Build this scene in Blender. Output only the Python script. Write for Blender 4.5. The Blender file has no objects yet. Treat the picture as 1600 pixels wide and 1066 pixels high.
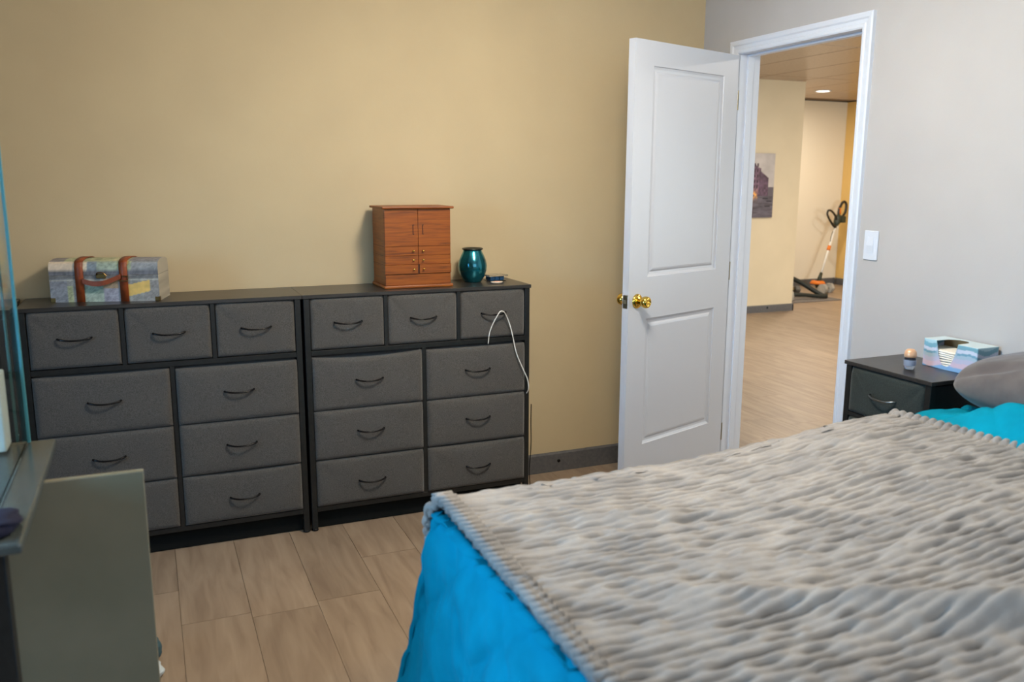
import bpy, bmesh, math, random
import numpy as np
from mathutils import Vector, Matrix
random.seed(7); rng = np.random.RandomState(11)
S = bpy.context.scene; C = S.collection
PI = math.pi

# ------------------------------------------------------------------ camera, light, exposure
CX, CY, CZ = -2.6279, -3.7696, 1.4636
YAW, PITCH, ROLL, FPX = 0.39967, -0.18713, 0.00334, 1343.87
cd = bpy.data.cameras.new('camera'); cam = bpy.data.objects.new('camera', cd); C.objects.link(cam)
fw = Vector((math.sin(YAW)*math.cos(PITCH), math.cos(YAW)*math.cos(PITCH), math.sin(PITCH)))
rt = Vector((math.cos(YAW), -math.sin(YAW), 0)); up = rt.cross(fw)
r2 = rt*math.cos(ROLL)+up*math.sin(ROLL); u2 = up*math.cos(ROLL)-rt*math.sin(ROLL)
M4 = Matrix((r2, u2, -fw)).transposed().to_4x4(); M4.translation = (CX, CY, CZ)
cam.matrix_world = M4
cd.sensor_width = 36; cd.lens = FPX/1600*36; cd.clip_start = .05; cd.clip_end = 60
cd.dof.use_dof = True; cd.dof.focus_distance = 3.9; cd.dof.aperture_fstop = 2.8
S.camera = cam
S.view_settings.view_transform = 'Standard'; S.view_settings.look = 'None'
S.view_settings.gamma = 1; S.view_settings.use_curve_mapping = False
S.view_settings.exposure = 0.0

w = bpy.data.worlds.new('world'); S.world = w; w.use_nodes = True
w.node_tree.nodes['Background'].inputs[0].default_value = (.72, .86, 1, 1)
w.node_tree.nodes['Background'].inputs[1].default_value = 0.6

def area(name, loc, direction, sx, sy, power, color, spread=None):
    l = bpy.data.lights.new(name, 'AREA'); l.shape = 'RECTANGLE'; l.size = sx; l.size_y = sy
    l.energy = power; l.color = color
    if spread: l.spread = spread
    o = bpy.data.objects.new(name, l); C.objects.link(o); o.location = loc
    o.rotation_euler = Vector(direction).to_track_quat('-Z', 'Y').to_euler()
    return o
WARM = (1, .905, .76); COOL = (.55, .82, 1.0)
# ceiling lamp of the bedroom, daylight of its two windows (left wall and the wall behind the camera)
l = bpy.data.lights.new('ceiling_lamp_light', 'POINT'); l.energy = 46; l.color = WARM; l.shadow_soft_size = .17
o = bpy.data.objects.new('ceiling_lamp_light', l); C.objects.link(o); o.location = (-1.38, -1.6, 2.22)
area('ceiling_lamp_downlight', (-1.38, -1.6, 2.36), (0, 0, -1), .3, .3, 23, WARM)
area('window_light_left', (-4.6, -2.1, 1.35), (1, .03, -.30), 1.1, 1.0, 34, (.28, .62, 1.0), math.radians(100))
area('window_light_front', (-1.6, -5.1, 1.65), (0, 1, -.1), 2.2, 1.3, 20, (.85, .93, 1.0))
HALL_LAMPS = [(4.92, 4.59), (2.2, 1.9), (2.6, -.6), (5.2, 1.8)]
area('hall_window_light', (3.6, -2.1, 1.35), (.15, 1, .12), 2.4, 1.5, 150, (.72, .90, 1.0))
for i, (x, y) in enumerate(HALL_LAMPS):
    area('hall_lamp_light', (x, y, 2.47), (0, 0, -1), .16, .16, (32, 44, 44, 44)[i], (1, .92, .80))

# ------------------------------------------------------------------ helpers
def srgb(r, g, b):
    f = lambda c: (c/255/12.92) if c/255 <= .04045 else ((c/255+.055)/1.055)**2.4
    return (f(r), f(g), f(b), 1)

def mat(name, color, rough=.6, metal=0., spec=.5, sheen=0., coat=0.):
    m = bpy.data.materials.new(name); m.use_nodes = True
    b = m.node_tree.nodes['Principled BSDF']
    b.inputs['Base Color'].default_value = color; b.inputs['Roughness'].default_value = rough
    b.inputs['Metallic'].default_value = metal; b.inputs['Specular IOR Level'].default_value = spec
    if sheen: b.inputs['Sheen Weight'].default_value = sheen; b.inputs['Sheen Roughness'].default_value = .5
    if coat: b.inputs['Coat Weight'].default_value = coat; b.inputs['Coat Roughness'].default_value = .15
    return m

def bsdf(m): return m.node_tree.nodes['Principled BSDF']

def noisy(m, c1, c2, scale=8., detail=4., stretch=(1, 1, 1), bump=0., bscale=None, dist=.002, lo=.35, hi=.65, rnd=0.):
    """two-tone noise colour with optional bump, in object space"""
    nt = m.node_tree; N = nt.nodes; L = nt.links
    tc = N.new('ShaderNodeTexCoord'); mp = N.new('ShaderNodeMapping'); mp.inputs['Scale'].default_value = stretch
    L.new(tc.outputs['Object'], mp.inputs['Vector'])
    if rnd:
        oi = N.new('ShaderNodeObjectInfo'); mu = N.new('ShaderNodeMath'); mu.operation = 'MULTIPLY'; mu.inputs[1].default_value = rnd
        L.new(oi.outputs['Random'], mu.inputs[0]); cb = N.new('ShaderNodeCombineXYZ')
        L.new(mu.outputs[0], cb.inputs[0]); L.new(mu.outputs[0], cb.inputs[1]); L.new(cb.outputs[0], mp.inputs['Location'])
    n = N.new('ShaderNodeTexNoise'); n.inputs['Scale'].default_value = scale; n.inputs['Detail'].default_value = detail
    L.new(mp.outputs[0], n.inputs['Vector'])
    r = N.new('ShaderNodeValToRGB'); r.color_ramp.elements[0].position = lo; r.color_ramp.elements[1].position = hi
    r.color_ramp.elements[0].color = c1; r.color_ramp.elements[1].color = c2
    L.new(n.outputs['Fac'], r.inputs['Fac']); L.new(r.outputs['Color'], bsdf(m).inputs['Base Color'])
    if bump:
        n2 = N.new('ShaderNodeTexNoise'); n2.inputs['Scale'].default_value = bscale or scale; n2.inputs['Detail'].default_value = 3
        L.new(mp.outputs[0], n2.inputs['Vector'])
        bp = N.new('ShaderNodeBump'); bp.inputs['Strength'].default_value = bump; bp.inputs['Distance'].default_value = dist
        L.new(n2.outputs['Fac'], bp.inputs['Height']); L.new(bp.outputs['Normal'], bsdf(m).inputs['Normal'])
    return m, r, mp

def attr_mat(name, rough=.5, sheen=0.):
    m = mat(name, (1, 1, 1, 1), rough, sheen=sheen)
    a = m.node_tree.nodes.new('ShaderNodeVertexColor'); a.layer_name = 'paint'
    m.node_tree.links.new(a.outputs['Color'], bsdf(m).inputs['Base Color'])
    return m

def link(name, me, m=None, parent=None, smooth=False):
    if m is not None and not me.materials: me.materials.append(m)
    if smooth:
        for p in me.polygons: p.use_smooth = True
    o = bpy.data.objects.new(name, me); C.objects.link(o)
    if parent is not None: o.parent = parent
    return o
def obj(name, bm, m, parent=None, smooth=False):
    me = bpy.data.meshes.new(name); bm.normal_update(); bm.to_mesh(me); bm.free()
    return link(name, me, m, parent, smooth)
def box(bm, x0, x1, y0, y1, z0, z1, bev=0., seg=2, mtx=None):
    b = bmesh.new() if bev else bm
    r = bmesh.ops.create_cube(b, size=1)
    bmesh.ops.scale(b, vec=(x1-x0, y1-y0, z1-z0), verts=r['verts'])
    bmesh.ops.translate(b, vec=((x0+x1)/2, (y0+y1)/2, (z0+z1)/2), verts=r['verts'])
    if bev: bmesh.ops.bevel(b, geom=list(b.edges), offset=bev, segments=seg, affect='EDGES', profile=.5)
    if mtx is not None: bmesh.ops.transform(b, matrix=mtx, verts=(b.verts[:] if bev else r['verts']))
    if bev: merge(bm, b)
    return bm
def merge(bm, b):
    t = bpy.data.meshes.new('t'); b.to_mesh(t); b.free(); bm.from_mesh(t); bpy.data.meshes.remove(t)
def B(*a, **k): return box(bmesh.new(), *a, **k)
def lathe(prof, seg=32, cx=0, cy=0, axis=None, bm=None, cap=True):
    bm = bm or bmesh.new(); rings = []
    for r, z in prof:
        rings.append([bm.verts.new((cx+r*math.cos(2*PI*i/seg), cy+r*math.sin(2*PI*i/seg), z)) for i in range(seg)])
    for a, b in zip(rings, rings[1:]):
        for i in range(seg):
            bm.faces.new((a[i], a[(i+1) % seg], b[(i+1) % seg], b[i]))
    if cap:
        bm.faces.new(rings[0][::-1]); bm.faces.new(rings[-1])
    return bm
def catmull(P, n=8):
    P = [Vector(p) for p in P]; Q = [P[0]]+P+[P[-1]]; out = []
    for i in range(1, len(Q)-2):
        for k in range(n):
            t = k/n; a, b, c, d = Q[i-1:i+3]
            out.append(.5*((2*b)+(c-a)*t+(2*a-5*b+4*c-d)*t*t+(3*b-a-3*c+d)*t**3))
    out.append(P[-1]); return out
def tube(P, r, seg=8, bm=None, smooth_n=0, cap=True):
    bm = bm or bmesh.new()
    P = catmull(P, smooth_n) if smooth_n else [Vector(p) for p in P]
    rr = r if hasattr(r, '__len__') else [r]*len(P)
    if len(rr) != len(P): rr = list(np.interp(np.linspace(0, 1, len(P)), np.linspace(0, 1, len(rr)), rr))
    t0 = (P[1]-P[0]).normalized(); nrm = t0.orthogonal().normalized(); rings = []
    for i, q in enumerate(P):
        t = (P[min(i+1, len(P)-1)]-P[max(i-1, 0)]).normalized()
        nrm = (nrm-t*nrm.dot(t)).normalized(); bi = t.cross(nrm)
        rings.append([bm.verts.new(q+(nrm*math.cos(2*PI*k/seg)+bi*math.sin(2*PI*k/seg))*rr[i]) for k in range(seg)])
    for a, b in zip(rings, rings[1:]):
        for k in range(seg): bm.faces.new((a[k], a[(k+1) % seg], b[(k+1) % seg], b[k]))
    if cap: bm.faces.new(rings[0][::-1]); bm.faces.new(rings[-1])
    return bm
def prism(pts, h0, h1, plane='xz'):
    """outline pts (2D), extruded along the third axis from h0 to h1"""
    bm = bmesh.new()
    f = {'xz': lambda p, h: (p[0], h, p[1]), 'yz': lambda p, h: (h, p[0], p[1]), 'xy': lambda p, h: (p[0], p[1], h)}[plane]
    a = [bm.verts.new(f(p, h0)) for p in pts]; b = [bm.verts.new(f(p, h1)) for p in pts]
    bm.faces.new(a); bm.faces.new(b[::-1]); n = len(pts)
    for i in range(n): bm.faces.new((a[i], b[i], b[(i+1) % n], a[(i+1) % n]))
    bmesh.ops.recalc_face_normals(bm, faces=bm.faces[:]); return bm
def grid_mesh(name, V, nu, nv, m, parent=None, smooth=True, col=None):
    """V: (nu*nv,3) array, row-major in u"""
    me = bpy.data.meshes.new(name)
    i = np.arange((nu-1)*(nv-1)); a = (i//(nv-1))*nv+i % (nv-1)
    F = np.stack([a, a+nv, a+nv+1, a+1], 1)
    me.vertices.add(nu*nv); me.vertices.foreach_set('co', np.ascontiguousarray(V, dtype=np.float32).ravel())
    me.loops.add(F.size); me.loops.foreach_set('vertex_index', F.ravel().astype(np.int32))
    me.polygons.add(len(F)); me.polygons.foreach_set('loop_start', np.arange(0, F.size, 4, dtype=np.int32))
    me.update(calc_edges=True); me.validate()
    if col is not None:
        at = me.color_attributes.new('paint', 'FLOAT_COLOR', 'POINT')
        at.data.foreach_set('color', np.ascontiguousarray(col, dtype=np.float32).ravel())
    return link(name, me, m, parent, smooth)
def paint(o, fn):
    me = o.data; at = me.color_attributes.new('paint', 'FLOAT_COLOR', 'POINT')
    for i, v in enumerate(me.vertices): at.data[i].color = fn(v.co)

def tag(o, label, cat, group=None):
    o['label'] = label; o['category'] = cat
    if group: o['group'] = group
    return o
def thing(name, label, cat, loc=(0, 0, 0), rz=0., group=None):
    o = bpy.data.objects.new(name, None); C.objects.link(o); o.location = loc; o.rotation_euler = (0, 0, rz)
    o.empty_display_size = .05
    return tag(o, label, cat, group)
def struct(o): o['kind'] = 'structure'; return o

# value noise
_tab = rng.rand(257, 257)
def vnoise(x, y):
    xi = np.floor(x).astype(int); yi = np.floor(y).astype(int); fx = x-xi; fy = y-yi
    fx = fx*fx*(3-2*fx); fy = fy*fy*(3-2*fy); a = xi % 256; b = yi % 256; a1 = (a+1) % 256; b1 = (b+1) % 256
    return (_tab[a, b]*(1-fx)+_tab[a1, b]*fx)*(1-fy)+(_tab[a, b1]*(1-fx)+_tab[a1, b1]*fx)*fy-.5
def fbm(x, y, o=3):
    s = 0; a = 1.
    for k in range(o): s = s+a*vnoise(x*2**k+17*k, y*2**k+31*k); a *= .5
    return s
def sstep(a, b, x):
    t = np.clip((x-a)/(b-a), 0, 1); return t*t*(3-2*t)

# ------------------------------------------------------------------ materials
M = {}
M['tan'] = noisy(mat('tan wall paint', (1, 1, 1, 1), .75, spec=.3), srgb(194, 175, 141), srgb(199, 180, 145), 3, bump=.12, bscale=160, dist=.002)[0]
M['grey'] = noisy(mat('pale grey wall paint', (1, 1, 1, 1), .7, spec=.3), srgb(181, 179, 179), srgb(185, 183, 183), 3, bump=.12, bscale=160, dist=.002)[0]
M['cream'] = noisy(mat('cream hall paint', (1, 1, 1, 1), .7, spec=.3), srgb(214, 198, 168), srgb(219, 203, 173), 3)[0]
M['pale'] = mat('pale cream hall paint', srgb(230, 220, 200), .7, spec=.3)
M['gold'] = mat('golden hall wall', srgb(226, 190, 120), .7, spec=.3)  # deeper yellow on the right hall wall alone
M['ceil'] = mat('white ceiling paint', srgb(230, 228, 222), .8)
M['white'] = mat('white semi-gloss paint', srgb(214, 222, 236), .35)
M['base'] = noisy(mat('charcoal baseboard', (1, 1, 1, 1), .5), srgb(86, 86, 88), srgb(98, 97, 98), 60, bump=.1, dist=.001)[0]
M['dark'] = mat('brown subfloor', srgb(116, 100, 84), .9)
M['brass'] = mat('polished brass', srgb(222, 188, 92), .14, metal=1)
M['steel'] = mat('dull steel', srgb(150, 145, 125), .3, metal=1)
M['black'] = noisy(mat('black powder coated metal', (1, 1, 1, 1), .42), srgb(16, 17, 17), srgb(24, 25, 25), 60)[0]
M['top'] = noisy(mat('black wood grain laminate', (1, 1, 1, 1), .3, spec=.6), srgb(38, 36, 35), srgb(54, 51, 49), 9, stretch=(1, 14, 14), bump=.05, dist=.001)[0]
M['fab'] = noisy(mat('charcoal grey linen fabric', (1, 1, 1, 1), .95, spec=.15, sheen=.25), srgb(66, 64, 62), srgb(92, 89, 86), 330, detail=2, bump=.5, bscale=260, dist=.002, lo=.3, hi=.7)[0]
M['fabk'] = noisy(mat('near-black linen fabric', (1, 1, 1, 1), .8, spec=.3, sheen=.1), srgb(26, 32, 31), srgb(46, 54, 52), 330, detail=2, bump=.5, bscale=260, dist=.002, lo=.3, hi=.7)[0]
M['undershade'] = mat('black kick board', srgb(14, 17, 17), .85, spec=.2)  # near-black colour for the shade under the dressers
M['handle'] = mat('black glossy metal handle', srgb(26, 26, 28), .22, metal=.6)
M['nickel'] = mat('smoky nickel handle', srgb(120, 124, 126), .3, metal=1)

def wood_mat(name, c1, c2, c3, scale, stretch, rough, rnd=0., coat=0.):
    m = mat(name, (1, 1, 1, 1), rough, coat=coat); nt = m.node_tree; N = nt.nodes; L = nt.links
    tc = N.new('ShaderNodeTexCoord'); mp = N.new('ShaderNodeMapping'); mp.inputs['Scale'].default_value = stretch
    oi = N.new('ShaderNodeObjectInfo')
    if rnd:
        mu = N.new('ShaderNodeMath'); mu.operation = 'MULTIPLY'; mu.inputs[1].default_value = rnd
        L.new(oi.outputs['Random'], mu.inputs[0]); cb = N.new('ShaderNodeCombineXYZ')
        for k in range(3): L.new(mu.outputs[0], cb.inputs[k])
        L.new(cb.outputs[0], mp.inputs['Location'])
    L.new(tc.outputs['Object'], mp.inputs['Vector'])
    n = N.new('ShaderNodeTexNoise'); n.inputs['Scale'].default_value = scale; n.inputs['Detail'].default_value = 6; n.inputs['Distortion'].default_value = .8
    L.new(mp.outputs[0], n.inputs['Vector'])
    r = N.new('ShaderNodeValToRGB'); e = r.color_ramp.elements; e[0].position = .3; e[0].color = c1; e[1].position = .72; e[1].color = c3
    k = e.new(.5); k.color = c2
    L.new(n.outputs['Fac'], r.inputs['Fac'])
    hs = N.new('ShaderNodeHueSaturation'); mr = N.new('ShaderNodeMapRange')
    mr.inputs['To Min'].default_value = .92 if rnd else 1; mr.inputs['To Max'].default_value = 1.07 if rnd else 1
    L.new(oi.outputs['Random'], mr.inputs['Value']); L.new(mr.outputs[0], hs.inputs['Value'])
    L.new(r.outputs['Color'], hs.inputs['Color']); L.new(hs.outputs[0], bsdf(m).inputs['Base Color'])
    bp = N.new('ShaderNodeBump'); bp.inputs['Strength'].default_value = .12; bp.inputs['Distance'].default_value = .001
    L.new(n.outputs['Fac'], bp.inputs['Height']); L.new(bp.outputs[0], bsdf(m).inputs['Normal'])
    return m
M['plank'] = wood_mat('grey-beige oak vinyl plank', srgb(134, 114, 96), srgb(150, 130, 110), srgb(162, 142, 121), 2.6, (9, 1.1, 1), .4, rnd=40.)
M['oak'] = wood_mat('honey oak', srgb(104, 50, 6), srgb(138, 70, 8), srgb(152, 82, 12), 5, (1.2, 1.2, 22), .45)
M['tile'] = noisy(mat('glossy brown ceiling tile', (1, 1, 1, 1), .3), srgb(160, 136, 114), srgb(178, 154, 132), 40, rnd=9)[0]

def glass_mat(name, color, rough=0., ior=1.45, mixt=.0):
    m = mat(name, color, rough); b = bsdf(m); b.inputs['Transmission Weight'].default_value = 1; b.inputs['IOR'].default_value = ior
    return m

# ------------------------------------------------------------------ the bedroom shell
X0, Y0, H = -4.7, -5.3, 2.5        # left wall, wall behind the camera, ceiling height
CE = 2.5
fl = struct(obj('floor', B(X0, .06, Y0, 0, -.06, -.008), M['dark']))
PW, PL, pt = .2235, 1.22, .009
def planks(parent, xa, xb, ya, yb, seed):
    rr = random.Random(seed)
    b = B(.0004, PW-.0004, .0004, PL-.0004, -.008, 0, bev=.0008, seg=1); me = bpy.data.meshes.new('plank'); b.to_mesh(me); b.free(); me.materials.append(M['plank'])
    cut = {}
    x = xa
    while x < xb-.02:
        wdt = min(PW, xb-x); off = rr.random()*PL; y = ya-off
        if abs(x-(-2.6125)) < .01: off = (ya+.92) % PL; y = ya-((-.92-ya) % PL and PL-((-.92-ya) % PL))
        while y < yb-.001:
            a = max(y, ya); c = min(y+PL, yb)
            if c-a > .03:
                if abs(wdt-PW) < 1e-6 and abs(c-a-PL) < 1e-6: o = link('plank', me, None, parent)
                else:
                    key = (round(wdt, 4), round(c-a, 3))
                    bb = B(.0008, wdt-.0008, .0008, c-a-.0008, -.008, 0); o = obj('plank', bb, M['plank'], parent)
                o.location = (x, a, 0)
            y += PL
        x += PW
planks(fl, -2.6125-PW*7, 0, -4.3, -.002, 3)
struct(obj('ceiling', B(X0, .06, Y0, .0, CE, CE+.05), M['ceil']))
struct(obj('wall_back', B(X0, 0.0, 0, .12, 0, CE), M['tan']))
y1, y2 = .2954, 1.0608          # door opening on the right wall: y -y1 .. -y2
DH = 2.04
bm = bmesh.new()
box(bm, 0, .115, -y1+.018, .12, 0, CE); box(bm, 0, .115, Y0, -y2-.018, 0, CE); box(bm, 0, .115, -y2-.018, -y1+.018, DH+.018, CE)
wr = struct(obj('wall_right', bm, M['grey']))
WIN = (-2.6, -1.0, .95, 2.1)
bm = bmesh.new()
box(bm, X0-.1, X0, Y0, -2.75, 0, CE); box(bm, X0-.1, X0, -1.45, .12, 0, CE); box(bm, X0-.1, X0, -2.75, -1.45, 0, .85); box(bm, X0-.1, X0, -2.75, -1.45, 2.15, CE)
struct(obj('wall_left', bm, M['tan']))
bm = bmesh.new()
box(bm, X0-.1, -2.8, Y0-.1, Y0, 0, CE); box(bm, -.4, .115, Y0-.1, Y0, 0, CE); box(bm, -2.8, -.4, Y0-.1, Y0, 0, .95); box(bm, -2.8, -.4, Y0-.1, Y0, 2.35, CE)
struct(obj('wall_front', bm, M['grey']))

# casing (mitred, three stepped mouldings) and jamb
def casing():
    prof = [(0, 0), (0, .009), (.006, .013), (.016, .013), (.02, .010), (.034, .012), (.04, .017), (.052, .019), (.0595, .016), (.0595, 0)]  # offset from opening, proud of the wall
    bm = bmesh.new()
    def ring(kind):
        out = []
        for a, t in prof:
            p = {'bl': (-y1+a, 0), 'tl': (-y1+a, DH+a), 'tr': (-y2-a, DH+a), 'br': (-y2-a, 0)}[kind]
            out.append(bm.verts.new((-t, p[0], p[1])))
        return out
    R = [ring(k) for k in ('bl', 'tl', 'tr', 'br')]; n = len(prof)
    for a, b in zip(R, R[1:]):
        for i in range(n): bm.faces.new((a[i], a[(i+1) % n], b[(i+1) % n], b[i]))
    bm.faces.new(R[0]); bm.faces.new(R[-1][::-1])
    bmesh.ops.recalc_face_normals(bm, faces=bm.faces[:]); return bm
struct(obj('trim_1', casing(), M['white']))
bm = bmesh.new()
box(bm, -.002, .117, -y1, -y1+.018, 0, DH+.018); box(bm, -.002, .117, -y2-.018, -y2, 0, DH+.018); box(bm, -.002, .117, -y2, -y1, DH, DH+.018)
# door stop strips
box(bm, .042, .075, -y1-.010, -y1, 0, DH, bev=.002); box(bm, .042, .075, -y2, -y2+.010, 0, DH, bev=.002); box(bm, .042, .075, -y2+.010, -y1-.010, DH-.010, DH, bev=.002)
jb = struct(obj('trim_2', bm, M['white']))
obj('strike_plate', B(.008, .036, -y2, -y2+.0015, .90, .965, bev=.0005, seg=1), M['steel'], jb)

# baseboards
def baseboard(name, pts, parent=None):
    return struct(obj(name, pts, M['base'], parent))
def bprof(t=.014, h=.1): return [(0, 0), (t, 0), (t, h-.008), (t-.004, h-.002), (t-.008, h), (0, h)]
bb = baseboard('baseboard_back', prism([(-y, z) for y, z in bprof()], X0, -.6285, 'yz'))
b2 = obj('board', prism([(-y*.98, z*1.012) for y, z in bprof()], -.6275, -.001, 'yz'), M['base'], bb)
for x in (-.782,):
    bm = lathe([(.0085, 0), (.0085, .002), (.006, .004)], 16); bmesh.ops.rotate(bm, matrix=Matrix.Rotation(PI/2, 3, 'X'), verts=bm.verts)
    bmesh.ops.translate(bm, vec=(x, -.014, .055), verts=bm.verts); obj('rubber_plug', bm, M['handle'], bb)
baseboard('baseboard_right', prism([(-t, z) for t, z in bprof()], Y0, -y2-.061, 'xz'))

# ------------------------------------------------------------------ the hall beyond
hf = struct(obj('floor_hall', B(.06, 6.45, -2.2, 5.75, -.06, -.008), M['dark']))
planks(hf, .0, 6.42, -1.0, 5.7, 9)
HC = 2.5
hc = struct(obj('ceiling_hall', B(.115, 6.5, -2.2, 5.8, HC+.012, HC+.06), M['dark']))
b = B(.004, .6025, .004, 1.783, 0, .012, bev=.004, seg=1); tme = bpy.data.meshes.new('ceiling_tile'); b.to_mesh(tme); b.free(); tme.materials.append(M['tile'])
for i in range(-4, 7):
    for j in range(-2, 3):
        x = 2.72+.6095*i; y = 1.79*j
        if x < .11 or x > 6.4: continue
        o = link('ceiling_tile', tme, None, hc); o.location = (x, y, HC)
struct(obj('wall_hall_back', B(.116, 4.055, 3.9, 5.8, 0, HC), M['cream']))
struct(obj('wall_hall_far', B(4.056, 6.5, 5.68, 5.8, 0, HC), M['pale']))
struct(obj('wall_hall_right', B(6.35, 6.5, -2.3, 5.679, 0, HC), M['gold']))
struct(obj('wall_hall_front', B(.116, 6.349, -2.3, -2.2, 0, HC), M['cream']))
hb = baseboard('baseboard_hall_back', prism([(3.9-y, z) for y, z in bprof(.014, .08)], .12, 4.068, 'yz'))
for x in (3.70,):
    bm = lathe([(.011, 0), (.011, .002), (.007, .004)], 16); bmesh.ops.rotate(bm, matrix=Matrix.Rotation(PI/2, 3, 'X'), verts=bm.verts)
    bmesh.ops.translate(bm, vec=(x, 3.886, .05), verts=bm.verts); obj('rubber_plug', bm, M['handle'], hb)
baseboard('baseboard_hall_side', prism([(4.055+t, z) for t, z in bprof(.014, .08)], 3.886, 5.66, 'xz'))
baseboard('baseboard_hall_far', prism([(5.68-y, z) for y, z in bprof(.014, .09)], 4.07, 6.336, 'yz'))
baseboard('baseboard_hall_right', prism([(6.35-t, z) for t, z in bprof(.014, .09)], -2, 5.66, 'xz'))
# recessed ceiling lights
me_em = bpy.data.materials.new('lit lens'); me_em.use_nodes = True
nt = me_em.node_tree; e = nt.nodes.new('ShaderNodeEmission'); e.inputs[0].default_value = (1, .93, .82, 1); e.inputs[1].default_value = 5
nt.links.new(e.outputs[0], nt.nodes['Material Output'].inputs[0])
for i, (x, y) in enumerate(HALL_LAMPS[:1]):
    t = thing('recessed_light', 'round recessed light glowing in the brown tiled hall ceiling', 'ceiling light', (x, y, HC))
    obj('trim_ring', lathe([(.078, 0), (.098, 0), (.1, -.004), (.095, -.008), (.08, -.008), (.078, 0)], 32, cap=False), M['white'], t, True)
    obj('lens', lathe([(.079, -.001), (.079, -.005)], 32), me_em, t)

# ------------------------------------------------------------------ door_1
u = Vector((-.9428, -.33335, 0)); n = Vector((-.33335, .9428, 0))
dr = bpy.data.objects.new('door_1', None); C.objects.link(dr); struct(dr); dr.empty_display_size = .05
dr.matrix_world = Matrix(((u.x, -n.x*-1, 0, 0), (u.y, n.y, 0, -y1), (0, 0, 1, 0), (0, 0, 0, 1)))
# local frame: +x along the slab from the hinge, +y away from the camera (behind), z up.  (mirrored frames avoided below)
dr.matrix_world = Matrix.Translation((0, -y1, 0)) @ Matrix.Rotation(math.atan2(u.y, u.x), 4, 'Z')
# with this rotation local +y points to -n, i.e. towards the camera
DW, DT = .762, .035
def slab():
    bm = bmesh.new()
    g = .0025
    xs = sorted({g, .117, .153, .600, .638, DW}); 
    panels = [(.119, .637, 1.035, 1.933), (.127, .637, .265, .849)]
    for side in (0, 1):     # 0: near face y=0, 1: far face y=-DT
        yf = 0 if side == 0 else -DT; s = -1 if side == 0 else 1
        X = [g, .119, .637, DW]; 
        def quad(x0, x1, z0, z1):
            v = [bm.verts.new((x, yf, z)) for x, z in ((x0, z0), (x1, z0), (x1, z1), (x0, z1))]; bm.faces.new(v)
        zs = [.012, .265, .849, 1.035, 1.933, 2.034]
        quad(X[0], X[1], zs[0], zs[-1]); quad(X[2], X[3], zs[0], zs[-1])
        for a, b in ((0, 1), (2, 3), (4, 5)): quad(X[1], X[2], zs[a], zs[b])
        for a, b in ((1, 2), (3, 4)):
            rings = []
            for off, dep in ((0, 0), (.003, .0045), (.012, .008), (.022, .009), (.030, .005), (.038, .0035), (.040, .0035)):
                x0, x1, z0, z1 = X[1]+off, X[2]-off, zs[a]+off, zs[b]-off
                rings.append([bm.verts.new((x, yf+s*dep, z)) for x, z in ((x0, z0), (x1, z0), (x1, z1), (x0, z1))])
            for p, q in zip(rings, rings[1:]):
                for i in range(4): bm.faces.new((p[i], p[(i+1) % 4], q[(i+1) % 4], q[i]))
            bm.faces.new(rings[-1])
    # edges
    for (xa, za, xb, zb) in ((g, .012, DW, .012), (DW, .012, DW, 2.034), (DW, 2.034, g, 2.034), (g, 2.034, g, .012)):
        bm.faces.new([bm.verts.new(p) for p in ((xa, 0, za), (xb, 0, zb), (xb, -DT, zb), (xa, -DT, za))])
    bmesh.ops.remove_doubles(bm, verts=bm.verts[:], dist=.0002)
    bmesh.ops.recalc_face_normals(bm, faces=bm.faces[:]); return bm
sl = obj('slab', slab(), mat('white door paint', srgb(192, 197, 208), .35), dr)
KX, KZ = .704, .934
def knob(sgn, y0):
    R = Matrix.Translation((KX, y0, KZ)) @ Matrix.Rotation(-PI/2*sgn, 4, 'X')
    bm = lathe([(.0325, 0), (.0325, .003), (.030, .007), (.024, .010), (.0165, .012)], 40); bmesh.ops.transform(bm, matrix=R, verts=bm.verts)
    ro = obj('rosette', bm, M['brass'], dr, True)
    bm = lathe([(.013, .010), (.0125, .022), (.016, .028), (.0225, .034), (.0255, .042), (.0262, .052), (.0245, .060), (.019, .0645), (.0115, .0655), (.0115, .063), (.0095, .063)], 40)
    bmesh.ops.transform(bm, matrix=R, verts=bm.verts); k = obj('knob', bm, M['brass'], dr, True)
    bm = B(-.005, .005, -.0012, .0012, .0630, .0670); bmesh.ops.transform(bm, matrix=R, verts=bm.verts); obj('turn_button', bm, M['brass'], k)
knob(1, 0); knob(-1, -DT)
lp = obj('latch_plate', B(DW-.001, DW+.001, -.030, -.005, KZ-.029, KZ+.029, bev=.0004, seg=1), M['steel'], dr)
obj('latch_bolt', prism([(DW, -.024), (DW+.011, -.024), (DW, -.011)], KZ-.008, KZ+.008, 'xy'), M['steel'], lp)
for z in (.2, 1.02, 1.83):
    hg = obj('hinge', tube([(.000, -.003, z-.045), (.000, -.003, z+.045)], .0055, 12), M['steel'], dr)

# ------------------------------------------------------------------ light switch
t = thing('light_switch', 'white rocker light switch on the pale grey wall right of the doorway', 'light switch', (0, -1.187, 1.208))
obj('wall_plate', B(-.006, -.0003, -.035, .035, -.0575, .0575, bev=.0025), M['white'], t)
bm = bmesh.new(); v = [(-.0065, -.0165, -.033), (-.0065, .0165, -.033), (-.0115, .0165, .0), (-.0115, -.0165, .0), (-.008, .0165, .033), (-.008, -.0165, .033)]
vs = [bm.verts.new(p) for p in v]; bk = [bm.verts.new((-.004, p[1], p[2])) for p in v]
bm.faces.new((vs[0], vs[1], vs[2], vs[3])); bm.faces.new((vs[3], vs[2], vs[4], vs[5]))
bm.faces.new((vs[0], vs[3], vs[5], bk[5], bk[3], bk[0])); bm.faces.new((vs[1], bk[1], bk[2], bk[4], vs[4], vs[2]))
bm.faces.new((vs[5], vs[4], bk[4], bk[5])); bm.faces.new((vs[1], vs[0], bk[0], bk[1]))
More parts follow.
